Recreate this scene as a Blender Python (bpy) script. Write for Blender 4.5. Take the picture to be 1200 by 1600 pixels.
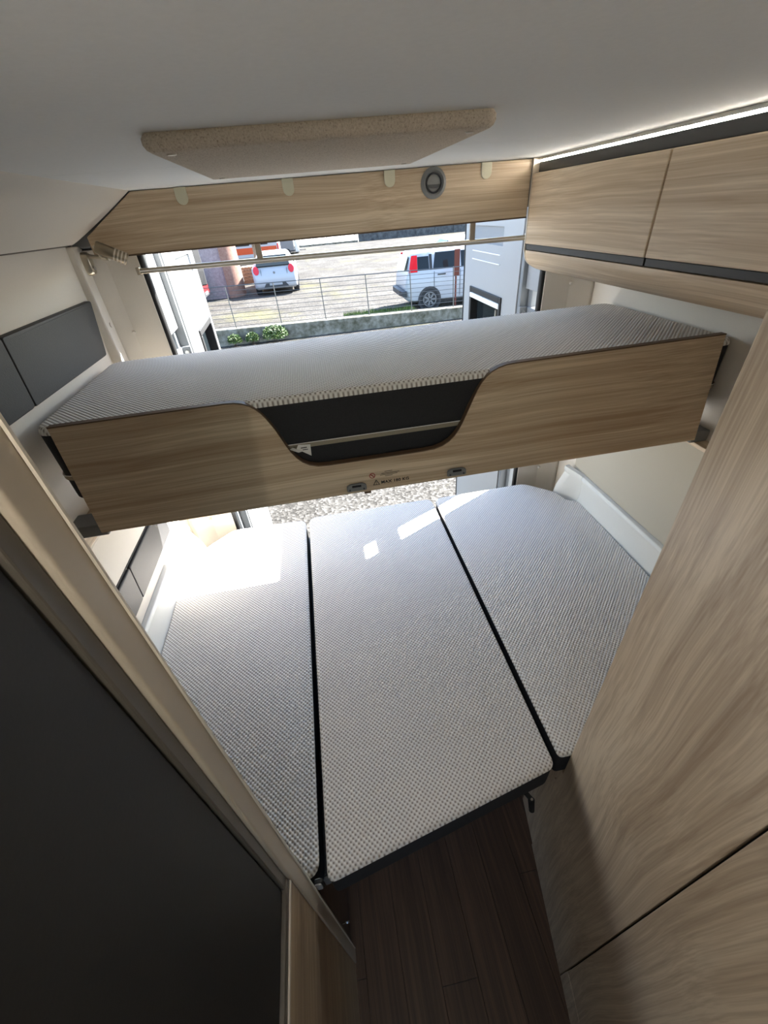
import bpy, math, random
from mathutils import Vector, Matrix
random.seed(7)
for o in list(bpy.data.objects): bpy.data.objects.remove(o)
scene = bpy.context.scene
C = scene.collection
R = math.radians

# ------------------------------------------------------------------ camera
cd = bpy.data.cameras.new('camera'); cam = bpy.data.objects.new('camera', cd); C.objects.link(cam)
cd.sensor_fit = 'HORIZONTAL'; cd.sensor_width = 36.0; cd.lens = 640.89/1200*36; cd.clip_start = 0.01; cd.clip_end = 400
ya, pi_, ro = R(-6.80657816), R(36.39958251), R(-5.17318314)
def _rot(a, b, c):
    base = Matrix(((1,0,0),(0,0,-1),(0,1,0)))
    yaw = Matrix(((math.cos(a),math.sin(a),0),(-math.sin(a),math.cos(a),0),(0,0,1)))
    pit = Matrix(((1,0,0),(0,math.cos(b),-math.sin(b)),(0,math.sin(b),math.cos(b))))
    rol = Matrix(((math.cos(c),-math.sin(c),0),(math.sin(c),math.cos(c),0),(0,0,1)))
    return rol @ pit @ base @ yaw
W = _rot(ya, pi_, ro)
cam.matrix_world = Matrix(((W[0][0],-W[1][0],-W[2][0],0),(W[0][1],-W[1][1],-W[2][1],0),(W[0][2],-W[1][2],-W[2][2],2.0),(0,0,0,1)))
scene.camera = cam

# ------------------------------------------------------------------ light
SUN_EL, SUN_STRENGTH, SKY_STRENGTH, EXPOSURE = 40.5, 21.0, 0.38, 1.45
world = bpy.data.worlds.new('world'); scene.world = world; world.use_nodes = True
bg = world.node_tree.nodes['Background']; bg.inputs[1].default_value = SKY_STRENGTH
sky = world.node_tree.nodes.new('ShaderNodeTexSky'); sky.sky_type = 'NISHITA'; sky.sun_disc = False
sky.sun_elevation = R(SUN_EL); sky.sun_rotation = math.atan2(0.887,0.462); sky.air_density = 1.0; sky.dust_density = 0.8; sky.ozone_density = 1.0
world.node_tree.links.new(sky.outputs[0], bg.inputs[0])
sl = bpy.data.lights.new('sun','SUN'); sun = bpy.data.objects.new('sun', sl); C.objects.link(sun)
sl.energy = SUN_STRENGTH; sl.angle = R(0.6); sl.color = (1.0,0.97,0.93)
h = math.cos(R(SUN_EL))
sun.rotation_euler = Vector((-0.887*h,-0.462*h,-math.sin(R(SUN_EL)))).to_track_quat('-Z','Y').to_euler()
sun.location = (20,12,20)
vs = scene.view_settings; vs.view_transform = 'Standard'; vs.look = 'None'; vs.gamma = 1.0; vs.use_curve_mapping = False; vs.exposure = EXPOSURE

# ------------------------------------------------------------------ materials
def srgb(r, g, b):
    f = lambda c: (c/255/12.92) if c/255 <= 0.04045 else ((c/255+0.055)/1.055)**2.4
    return (f(r), f(g), f(b), 1)
def nodes(name):
    m = bpy.data.materials.new(name); m.use_nodes = True
    nt = m.node_tree; return m, nt, nt.nodes['Principled BSDF']
def N(nt, t, **kw):
    n = nt.nodes.new(t)
    for k, v in kw.items():
        if k in n.inputs: n.inputs[k].default_value = v
        else: setattr(n, k, v)
    return n
def ramp(nt, fac, stops):
    r = nt.nodes.new('ShaderNodeValToRGB'); e = r.color_ramp.elements
    while len(e) < len(stops): e.new(0.5)
    for i, (p, c) in enumerate(stops): e[i].position = p; e[i].color = c
    nt.links.new(fac, r.inputs[0]); return r.outputs[0]
def mth(nt, op, a, b=None):
    n = nt.nodes.new('ShaderNodeMath'); n.operation = op
    for i, v in enumerate((a, b)):
        if v is None: continue
        if isinstance(v, (int, float)): n.inputs[i].default_value = v
        else: nt.links.new(v, n.inputs[i])
    return n.outputs[0]
def bump(nt, bs, height, strength, dist):
    b = nt.nodes.new('ShaderNodeBump'); b.inputs['Strength'].default_value = strength; b.inputs['Distance'].default_value = dist
    nt.links.new(height, b.inputs['Height']); nt.links.new(b.outputs[0], bs.inputs['Normal'])
def plain(name, col, rough=0.5, metal=0.0, nscale=0, nstr=0.15, ndist=0.001, var=0.06, spec=None):
    m, nt, bs = nodes(name)
    bs.inputs['Roughness'].default_value = rough; bs.inputs['Metallic'].default_value = metal
    if spec is not None: bs.inputs['Specular IOR Level'].default_value = spec
    tc = N(nt,'ShaderNodeTexCoord'); nz = N(nt,'ShaderNodeTexNoise', Scale=nscale or 6.0, Detail=4.0)
    nt.links.new(tc.outputs['Object'], nz.inputs['Vector'])
    lo = tuple(c*(1-var) for c in col[:3])+(1,); hi = tuple(min(1,c*(1+var)) for c in col[:3])+(1,)
    nt.links.new(ramp(nt, nz.outputs[0], [(0.3,lo),(0.7,hi)]), bs.inputs['Base Color'])
    if nscale: bump(nt, bs, nz.outputs[0], nstr, ndist)
    return m
def wood(name, axis, dark, light, seed=0.0, rough=0.42, curve=0.0):
    m, nt, bs = nodes(name); bs.inputs['Roughness'].default_value = rough
    bs.inputs['Specular IOR Level'].default_value = 0.35
    tc = N(nt,'ShaderNodeTexCoord')
    # gentle warp so that the grain lines flow instead of running dead straight
    wn = N(nt,'ShaderNodeTexNoise', Scale=1.3, Detail=1.5); nt.links.new(tc.outputs['Object'], wn.inputs['Vector'])
    wv = N(nt,'ShaderNodeVectorMath'); wv.operation='MULTIPLY_ADD'
    nt.links.new(wn.outputs['Color'], wv.inputs[0]); wv.inputs[1].default_value=(0.05+curve,)*3; nt.links.new(tc.outputs['Object'], wv.inputs[2])
    def stretched(a, c, det, off, dist=0.0):
        mp = N(nt,'ShaderNodeMapping'); s=[c,c,c]; s['XYZ'.index(axis)] = a
        mp.inputs['Scale'].default_value = s; mp.inputs['Location'].default_value = (off+seed, seed*0.7, off*0.3)
        nt.links.new(wv.outputs[0], mp.inputs['Vector'])
        n = N(nt,'ShaderNodeTexNoise', Scale=1.0, Detail=det, Distortion=dist); nt.links.new(mp.outputs[0], n.inputs['Vector']); return n.outputs[0]
    n1 = stretched(0.7, 16.0, 3.0, 3.1, 0.2); n2 = stretched(1.6, 330.0, 2.0, 7.7); n3 = stretched(0.6, 90.0, 3.0, 1.3)
    f = mth(nt,'ADD', mth(nt,'MULTIPLY',n1,0.36), mth(nt,'ADD', mth(nt,'MULTIPLY',n2,0.26), mth(nt,'MULTIPLY',n3,0.38)))
    mid = tuple((a+b)/2 for a,b in zip(dark,light))
    nt.links.new(ramp(nt, f, [(0.36,dark),(0.50,mid),(0.60,light)]), bs.inputs['Base Color'])
    bump(nt, bs, n2, 0.08, 0.0006)
    return m
def waffle(name):
    m, nt, bs = nodes(name); bs.inputs['Roughness'].default_value = 0.95; bs.inputs['Specular IOR Level'].default_value = 0.1
    bs.inputs['Sheen Weight'].default_value = 0.0
    tc = N(nt,'ShaderNodeTexCoord'); sx = N(nt,'ShaderNodeSeparateXYZ'); nt.links.new(tc.outputs['Object'], sx.inputs[0])
    k = 2*math.pi/0.0127
    a = mth(nt,'SINE', mth(nt,'MULTIPLY', sx.outputs[0], k)); b = mth(nt,'SINE', mth(nt,'MULTIPLY', sx.outputs[1], k))
    hgt = mth(nt,'MULTIPLY', a, b)
    hh = mth(nt,'ADD', mth(nt,'MULTIPLY', hgt, 0.5), 0.5)
    nt.links.new(ramp(nt, hh, [(0.08,srgb(158,149,139)),(0.42,srgb(229,224,217)),(0.9,srgb(246,243,238))]), bs.inputs['Base Color'])  # grey-brown yarn dimples, with their shadow put into the colour
    bump(nt, bs, hh, 0.8, 0.003)
    return m
def speckle(name, stops, scale, rough=0.95, bstr=0.4, bd=0.002, stretch=(1,1,1)):
    m, nt, bs = nodes(name); bs.inputs['Roughness'].default_value = rough; bs.inputs['Specular IOR Level'].default_value = 0.15
    tc = N(nt,'ShaderNodeTexCoord'); mp = N(nt,'ShaderNodeMapping'); mp.inputs['Scale'].default_value = stretch
    nt.links.new(tc.outputs['Object'], mp.inputs[0])
    nz = N(nt,'ShaderNodeTexNoise', Scale=scale, Detail=3.0, Roughness=0.7); nt.links.new(mp.outputs[0], nz.inputs['Vector'])
    nt.links.new(ramp(nt, nz.outputs[0], stops), bs.inputs['Base Color']); bump(nt, bs, nz.outputs[0], bstr, bd)
    return m
def glassy(name, col, rough=0.05):
    m, nt, bs = nodes(name); bs.inputs['Base Color'].default_value = col; bs.inputs['Roughness'].default_value = rough
    bs.inputs['Specular IOR Level'].default_value = 0.18; return m
def emis(name, col, s):
    m, nt, bs = nodes(name); bs.inputs['Emission Color'].default_value = col; bs.inputs['Emission Strength'].default_value = s; return m

def ext(r,g,b,k=0.31): return tuple(c*k for c in srgb(r,g,b)[:3])+(1,)  # darkens outdoor colours to stand in for a lower outdoor exposure
WD, WL = srgb(168,143,114), srgb(216,197,169)
M = dict(
 wood_x=wood('oak_x','X',WD,WL,0.0), wood_y=wood('oak_y','Y',srgb(186,162,132),srgb(230,212,186),4.0), wood_z=wood('oak_z','Z',srgb(150,131,111),srgb(196,180,158),9.0,curve=0.06),
 wood_lo=wood('oak_low','Y',srgb(128,107,84),srgb(174,152,125),13.0,curve=0.15),
 edge=plain('edge_band',srgb(96,74,54),0.5), pale_edge=plain('pale_edge',srgb(206,196,180),0.45),
 plank=wood('floor_plank','Y',srgb(56,41,31),srgb(88,66,51),2.0,0.5), ceil=plain('ceiling_white',srgb(238,238,235),0.8,nscale=140,nstr=0.12,var=0.015),
 vinyl=plain('beige_vinyl',srgb(220,213,201),0.6,nscale=420,nstr=0.2,ndist=0.0008,var=0.02),
 greige=plain('greige_vinyl',srgb(184,177,160),0.6,nscale=420,nstr=0.2,ndist=0.0008,var=0.02),
 leather=plain('grey_leatherette',srgb(47,47,48),0.55,nscale=260,nstr=0.35,ndist=0.001,var=0.06),
 white_pl=plain('white_plastic',srgb(224,224,218),0.45,nscale=200,nstr=0.05,var=0.01), waffle=waffle('waffle_cover'),
 band=plain('dark_band',srgb(40,40,42),0.9,nscale=300,nstr=0.3,var=0.15), black=plain('black_laminate',srgb(24,24,24),0.55,nscale=240,nstr=0.1,var=0.04),
 anthr=plain('anthracite',srgb(62,63,64),0.5,var=0.02), post=plain('greige_post',srgb(176,164,146),0.4,var=0.02),
 post2=plain('dark_jamb',srgb(84,78,70),0.4,var=0.03), felt=speckle('beige_felt',[(0.28,srgb(150,130,112)),(0.42,srgb(206,192,174)),(0.7,srgb(226,214,198))],420,stretch=(1,0.55,1)),
 alu=plain('aluminium',srgb(190,188,182),0.3,0.9,var=0.02), nickel=plain('satin_nickel',srgb(196,186,168),0.28,0.85,var=0.02), nickel_dk=plain('dark_nickel',srgb(150,138,118),0.35,0.9,var=0.02), chrome=plain('chrome',srgb(220,220,222),0.12,1.0),
 gplastic=plain('grey_plastic',srgb(120,121,120),0.45,var=0.02), lgrey=plain('light_grey_plastic',srgb(176,178,178),0.4,var=0.02), ivory=plain('ivory_plastic',srgb(206,202,176),0.45,var=0.02),
 rubber=plain('black_rubber',srgb(18,18,18),0.6), zip=plain('zip_tape',srgb(150,140,122),0.8,nscale=400,nstr=0.4), tag=plain('tag_white',srgb(228,226,220),0.7),
 led=emis('led_strip',(1,0.94,0.84,1),48.0), red_ink=plain('red_ink',srgb(150,32,30),0.6), black_ink=plain('black_ink',srgb(18,17,16),0.6),
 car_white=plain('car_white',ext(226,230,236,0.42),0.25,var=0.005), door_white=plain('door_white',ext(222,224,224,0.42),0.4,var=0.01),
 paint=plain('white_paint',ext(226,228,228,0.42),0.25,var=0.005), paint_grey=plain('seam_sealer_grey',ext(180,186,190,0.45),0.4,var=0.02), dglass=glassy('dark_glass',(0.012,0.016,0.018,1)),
 red_lens=glassy('red_lens',srgb(190,16,24),0.15), pink_lens=glassy('pink_lens',srgb(190,44,56),0.15), tyre=plain('tyre',srgb(28,28,29),0.8), bumper=plain('bumper_black',srgb(40,41,44),0.6),
 red_paint=plain('red_paint',ext(196,60,62),0.3), blue_paint=plain('blue_paint',ext(104,134,170),0.3), orange=plain('orange_stripe',ext(226,84,28,0.55),0.4),
 silver=plain('silver_paint',ext(178,180,182),0.35,var=0.02), plate=plain('number_plate',ext(226,230,236),0.4), rust=plain('rust_plate',ext(150,72,50),0.8,nscale=8,nstr=0.3),
 wire=plain('galvanised_wire',ext(150,152,152),0.4,0.6), conc=speckle('concrete',[(0.3,ext(92,90,72,0.5)),(0.5,ext(140,136,122,0.5)),(0.7,ext(176,172,160,0.5))],5,0.9,0.5,0.01),
 conc_dk=speckle('dark_concrete',[(0.3,ext(78,80,82,0.5)),(0.7,ext(120,122,122,0.5))],3,0.9,0.3,0.01), render_m=speckle('mauve_render',[(0.3,ext(166,150,152,0.5)),(0.7,ext(196,182,184,0.5))],14,0.9,0.5,0.01),
 render_s=speckle('salmon_render',[(0.3,ext(196,150,132)),(0.7,ext(222,182,164))],14,0.9,0.4,0.01), leaf=plain('leaf_green',ext(96,132,40),0.6,nscale=4,var=0.4),
 leaf2=plain('leaf_olive',ext(120,130,60),0.6,nscale=4,var=0.4), bark=plain('bark',ext(90,72,56),0.9), pallet=wood('pallet_wood','X',ext(150,118,96,0.5),ext(206,176,150,0.5),3.0,0.8), road=plain('pale_road',ext(214,210,202),0.9,var=0.04),
)
def gravel():
    m, nt, bs = nodes('gravel'); bs.inputs['Roughness'].default_value = 0.95; bs.inputs['Specular IOR Level'].default_value = 0.1
    tc = N(nt,'ShaderNodeTexCoord')
    v = N(nt,'ShaderNodeTexVoronoi', Scale=38.0); nt.links.new(tc.outputs['Object'], v.inputs['Vector'])
    n = N(nt,'ShaderNodeTexNoise', Scale=0.9, Detail=6.0, Roughness=0.65); nt.links.new(tc.outputs['Object'], n.inputs['Vector'])
    st = ramp(nt, v.outputs['Color'], [(0.1,ext(86,84,80)),(0.5,ext(121,119,115)),(0.95,ext(165,163,159))])
    pt = ramp(nt, n.outputs[0], [(0.35,srgb(168,162,152)),(0.65,srgb(250,248,244))])
    mx = N(nt,'ShaderNodeMix'); mx.data_type='RGBA'; mx.blend_type='MULTIPLY'; mx.inputs[0].default_value = 0.7
    nt.links.new(st, mx.inputs[6]); nt.links.new(pt, mx.inputs[7])
    # mossy patches worn into the lot
    n2 = N(nt,'ShaderNodeTexNoise', Scale=0.33, Detail=8.0, Roughness=0.7); nt.links.new(tc.outputs['Object'], n2.inputs['Vector'])
    mask = ramp(nt, n2.outputs[0], [(0.54,(0,0,0,1)),(0.70,(0.6,0.6,0.6,1))])
    m2 = N(nt,'ShaderNodeMix'); m2.data_type='RGBA'; nt.links.new(mask, m2.inputs[0]); nt.links.new(mx.outputs[2], m2.inputs[6]); m2.inputs[7].default_value = ext(146,142,84)
    nt.links.new(m2.outputs[2], bs.inputs['Base Color']); bump(nt, bs, v.outputs['Distance'], 0.6, 0.01)
    return m
M['gravel'] = gravel()

# ------------------------------------------------------------------ mesh builder
ORG = {}
def tag(o, label=None, cat=None, group=None, kind=None):
    for k, v in (('label',label),('category',cat),('group',group),('kind',kind)):
        if v: o[k] = v
    return o
def thing(name, loc, label, cat, group=None, rotz=0, local=False):
    o = bpy.data.objects.new(name, None); C.objects.link(o); o.empty_display_size = 0.05
    o.location = loc; o.rotation_euler = (0,0,rotz); ORG[o] = Vector((0,0,0)) if local else Vector(loc)
    return tag(o, label, cat, group)
class G:
    def __init__(s): s.v=[]; s.f=[]
    def add(s, vs, fs):
        n=len(s.v); s.v += [Vector(p) for p in vs]; s.f += [tuple(i+n for i in f) for f in fs]; return s
    def box(s, x0,x1,y0,y1,z0,z1):
        return s.add([(x0,y0,z0),(x1,y0,z0),(x1,y1,z0),(x0,y1,z0),(x0,y0,z1),(x1,y0,z1),(x1,y1,z1),(x0,y1,z1)],
                     [(0,3,2,1),(4,5,6,7),(0,1,5,4),(1,2,6,5),(2,3,7,6),(3,0,4,7)])
    def prism(s, a, b):      # two matching loops of 3-D points
        n=len(a); return s.add(list(a)+list(b), [tuple(range(n-1,-1,-1)), tuple(range(n,2*n))]+[(i,(i+1)%n,n+(i+1)%n,n+i) for i in range(n)])
    def ext(s, poly, axis, t0, t1):   # 2-D polygon extruded along an axis
        mk = {'x':lambda p,t:(t,p[0],p[1]),'y':lambda p,t:(p[0],t,p[1]),'z':lambda p,t:(p[0],p[1],t)}[axis]
        return s.prism([mk(p,t0) for p in poly],[mk(p,t1) for p in poly])
    def loft(s, rings, cap=True, closed=True):
        n=len(rings[0]); vs=[p for r in rings for p in r]; fs=[]
        for k in range(len(rings)-1):
            for i in range(n if closed else n-1):
                j=(i+1)%n; fs.append((k*n+i,k*n+j,(k+1)*n+j,(k+1)*n+i))
        if cap and closed: fs += [tuple(range(n-1,-1,-1)), tuple(range((len(rings)-1)*n,len(rings)*n))]
        return s.add(vs,fs)
    def tube(s, pts, r, n=8, cap=True):
        pts=[Vector(p) for p in pts]; rings=[]
        d0=(pts[1]-pts[0]).normalized(); u=d0.orthogonal().normalized()
        for i,p in enumerate(pts):
            d=((pts[min(i+1,len(pts)-1)]-pts[max(i-1,0)])).normalized()
            u=(u-d*u.dot(d)).normalized(); w=d.cross(u); rr=r[i] if isinstance(r,(list,tuple)) else r
            rings.append([p+u*math.cos(2*math.pi*k/n)*rr+w*math.sin(2*math.pi*k/n)*rr for k in range(n)])
        return s.loft(rings,cap)
    def slab(s, pts, t):     # a plate of thickness t behind a planar loop
        pts=[Vector(p) for p in pts]; nrm=Vector((0,0,0))
        for i in range(len(pts)): nrm += pts[i].cross(pts[(i+1)%len(pts)])
        nrm.normalize(); return s.prism([p-nrm*t for p in pts], pts)
    def build(s, name, mat, parent=None, bevel=0, smooth=False, seg=2):
        vs=s.v
        if parent is not None: org=ORG[parent]
        else:
            xs=[p.x for p in vs]; ys=[p.y for p in vs]; zs=[p.z for p in vs]
            org=Vector(((min(xs)+max(xs))/2,(min(ys)+max(ys))/2,min(zs)))
        me=bpy.data.meshes.new(name); me.from_pydata([tuple(p-org) for p in vs],[],s.f); 
        import bmesh
        bm=bmesh.new(); bm.from_mesh(me); bmesh.ops.recalc_face_normals(bm,faces=bm.faces); bm.to_mesh(me); bm.free()
        me.materials.append(M[mat] if isinstance(mat,str) else mat)
        if smooth:
            for p in me.polygons: p.use_smooth=True
            try: me.set_sharp_from_angle(angle=R(40))
            except Exception: pass
        o=bpy.data.objects.new(name,me); C.objects.link(o); ORG[o]=org
        if parent is not None: o.parent=parent
        else: o.location=org
        if bevel:
            b=o.modifiers.new('bevel','BEVEL'); b.width=bevel; b.segments=seg; b.limit_method='ANGLE'; b.angle_limit=R(35); b.harden_normals=False
        return o
def box(name, mat, parent, x0,x1,y0,y1,z0,z1, bevel=0):
    return G().box(min(x0,x1),max(x0,x1),min(y0,y1),max(y0,y1),min(z0,z1),max(z0,z1)).build(name,mat,parent,bevel)
def struct(o): o['kind']='structure'; return o
def plate(g, axis, t0, t1, a0,a1,b0,b1, holes):   # plate with rectangular holes, split on a grid
    A=sorted({a0,a1,*[h[0] for h in holes],*[h[1] for h in holes]}); B=sorted({b0,b1,*[h[2] for h in holes],*[h[3] for h in holes]})
    for i in range(len(A)-1):
        for j in range(len(B)-1):
            ca,cb=(A[i]+A[i+1])/2,(B[j]+B[j+1])/2
            if any(h[0]<ca<h[1] and h[2]<cb<h[3] for h in holes): continue
            if axis=='x': g.box(t0,t1,A[i],A[i+1],B[j],B[j+1])
            elif axis=='y': g.box(A[i],A[i+1],t0,t1,B[j],B[j+1])
    return g
def rounded(pts, rads, n=5):
    out=[]; m=len(pts)
    for i in range(m):
        p=Vector(pts[i]); a=Vector(pts[i-1]); b=Vector(pts[(i+1)%m]); r=rads[i] if isinstance(rads,(list,tuple)) else rads
        if r<=0: out.append(p); continue
        d1=(a-p).normalized(); d2=(b-p).normalized(); q1=p+d1*r; q2=p+d2*r
        for k in range(n+1):
            t=k/n; out.append(q1*(1-t)**2+p*2*t*(1-t)+q2*t*t)
    return out
def inset(pts, d):
    m=len(pts); area=sum(pts[i].x*pts[(i+1)%m].y-pts[(i+1)%m].x*pts[i].y for i in range(m)); sg=1 if area>0 else -1; out=[]
    for i in range(m):
        e1=(pts[i]-pts[i-1]); e2=(pts[(i+1)%m]-pts[i])
        n1=Vector((-e1.y,e1.x)).normalized()*sg; n2=Vector((-e2.y,e2.x)).normalized()*sg
        b=(n1+n2); b=b.normalized() if b.length>1e-6 else n1
        out.append(pts[i]+b*min(d/max(0.5,b.dot(n1)),d*1.6))
    return out
def circle(c, r, n=24, sx=1.0, sz=1.0): return [(c[0]+math.cos(2*math.pi*k/n)*r*sx, c[1]+math.sin(2*math.pi*k/n)*r*sz) for k in range(n)]
def bez(p, n=10):
    p=[Vector(q) for q in p]; return [p[0]*(1-t)**3+p[1]*3*t*(1-t)**2+p[2]*3*t*t*(1-t)+p[3]*t**3 for t in [k/n for k in range(n+1)]]

# ================================================================== the setting: van shell
YF = -3.0                                      # front end of the living area
floor = struct(box('floor','black',None,-0.95,1.35,YF,1.86,-0.08,-0.006))
random.seed(3); px=-0.76; idx=0
pm=[]
while px<1.12:
    w=0.118; y=-1.3+0.47*((idx*5)%7)/2.2-1.0
    while y<1.74:
        y2=min(y+1.22,1.74)
        if y2>-0.5:
            o=box('plank','plank',floor,px+0.0006,px+w-0.0006,y+0.0006,y2-0.0006,-0.006,0.0,0.0008)
        y=y2
    px+=w; idx+=1
ceil = struct(box('ceiling','white_pl',None,-0.95,1.35,YF,1.86,2.106,2.19))
box('ceiling_panel','ceil',ceil,-0.505,0.90,YF,1.1540,2.1,2.107); box('ceiling_panel','ceil',ceil,-0.505,0.90,1.1556,1.86,2.1,2.107)
# left wall: vertical cladding, sloping cornice panel, moulded skirt
def wprof(side):    # inner profile (x offset from wall, z)
    return [(0.030,1.985),(0.024,1.80),(0.0,1.30),(0.0,0.0)] if side<0 else [(0.012,1.985),(0.008,1.80),(0.0,1.30),(0.0,0.0)]
XL, XR = -0.755, 1.165
def wall_solid(side, y0, y1):
    x0 = XL if side<0 else XR; g=G()
    inner=[(x0-side*d,z) for d,z in wprof(side)]; outer=[(x0+side*0.17,0.0),(x0+side*0.17,2.19),(x0-side*0.03,2.19)]
    return g.ext(inner+outer,'y',y0,y1)
wl = struct(wall_solid(-1,YF,1.80).build('wall_left','vinyl'))
g=G(); P=bez([(-0.488,2.101),(-0.53,2.075),(-0.66,2.0),(-0.712,1.978)],8)
for k,(ya_,yb_) in enumerate(((YF,1.70),)):
    poly=[(p.x,p.y) for p in P]+[(-0.74,1.978),(-0.74,2.104),(-0.488,2.104)]
    g.ext(poly,'y',ya_,yb_)
g.build('cornice_panel','vinyl',wl,0.004)
G().tube([(-0.720,y,1.9765) for y in (YF,1.70)],0.0018,6).build('joint_cord','post2',wl)
box('rear_post_strip','vinyl',wl,-0.745,-0.706,1.672,1.735,0.9,1.974,0.006)
for z in (1.74,1.30): G().tube([(-0.7065,1.705,z),(-0.7030,1.705,z)],0.008,12).build('screw_cap','vinyl',wl,0.001)
def skirt(side):
    x0 = XL if side<0 else XR; w = wl if side<0 else wr
    i = lambda d: x0-side*d
    g=G(); prof=[(i(-0.0),0.905),(i(0.020),0.902),(i(0.024),0.888),(i(0.016),0.870),(i(0.012),0.80),(i(0.030),0.72),(i(0.03),0.60),(i(0.0),0.60)]
    g.ext(prof,'y',0.30,1.50); g.build('moulded_skirt','white_pl',w,0.003,True)
    # rear corner: the moulding swings in towards the door post
    g=G(); rings=[]
    for k in range(9):
        t=k/8; yy=1.50+0.12*t; dx=0.058*(3*t*t-2*t**3); bz=0.0
        rings.append([(px_-side*dx*(0.35 if zz>0.86 else 1.0), yy, zz+bz) for px_,zz in prof])
    g.loft(rings); g.build('skirt_corner','white_pl',w,0,True)
wr_g=G()
inner=[(XR-d,z) for d,z in wprof(1)]
wr = struct(wall_solid(1,-2.3,1.80).build('wall_right','vinyl'))
skirt(-1); skirt(1)
box('lower_panel','vinyl',wl,XL-0.01,XL+0.004,0.30,1.60,0.907,0.953,0.002)
box('joint_strip','rubber',wl,XL-0.01,XL+0.003,0.30,1.60,1.088,1.094)
box('side_panel','vinyl',wl,XL-0.01,XL+0.004,0.30,1.60,1.096,1.262,0.003)
box('edge_strip','pale_edge',wl,XL-0.01,XL+0.014,0.30,1.60,1.262,1.278,0.002)
box('side_panel','greige',wr,XR-0.004,XR+0.01,0.43,1.60,0.907,1.305,0.003)
box('edge_strip','pale_edge',wr,XR-0.014,XR+0.01,0.43,1.60,1.305,1.320,0.002)
struct(box('wall_front_right','vinyl',None,1.165,1.335,YF,-2.25,0,2.19))
struct(box('wall_front_left_wing','vinyl',None,-0.95,-0.75,YF-0.05,YF,0,1.0))
struct(box('wall_front_blocker','vinyl',None,-0.75,1.335,YF-0.05,YF,0,1.55))  # unseen front wall, raised to cut daylight from the front opening
# door posts beside the rear opening
for s,n in ((-1,1),(1,2)):
    a=(-0.735,1.730) if s<0 else (1.150,1.735); b=(-0.556,1.765) if s<0 else (0.952,1.765)
    o=(a[0]+s*0.2,1.80); o2=(b[0]+s*0.012,1.80)
    t=struct(G().ext([a,((a[0]+b[0])/2-s*(-0.012),(a[1]+b[1])/2+0.012),b,o2,o],'z',0.0,1.96).build('trim_%d'%n,'vinyl',None,0.003))
    for z in (0.83,1.70):
        p=Vector(((a[0]*0.55+b[0]*0.45),(a[1]*0.55+b[1]*0.45)-0.004,z)); nrm=Vector((-s*0.25,-0.97,0))
        G().tube([p-nrm*0.012,p+nrm*0.008],[0.007,0.006],12).build('screw_cap','vinyl',t,0.001)
    x=b[0]
    G().tube([(x-s*0.002,1.782,0.30),(x-s*0.002,1.782,1.955)],0.0135,10).build('door_seal','rubber',t,smooth=True)
    # painted rear pillar of the body
    G().box(min(x+s*0.012,x+s*0.39),max(x+s*0.012,x+s*0.39),1.785,1.806,-0.08,2.0).build('body_pillar','paint',t,0.004)
lint=struct(box('trim_3','paint',None,-0.95,1.35,1.725,1.86,1.966,2.106,0.004))
struct(box('trim_4','anthr',None,-0.56,0.95,1.742,1.90,-0.05,0.012,0.004))

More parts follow.
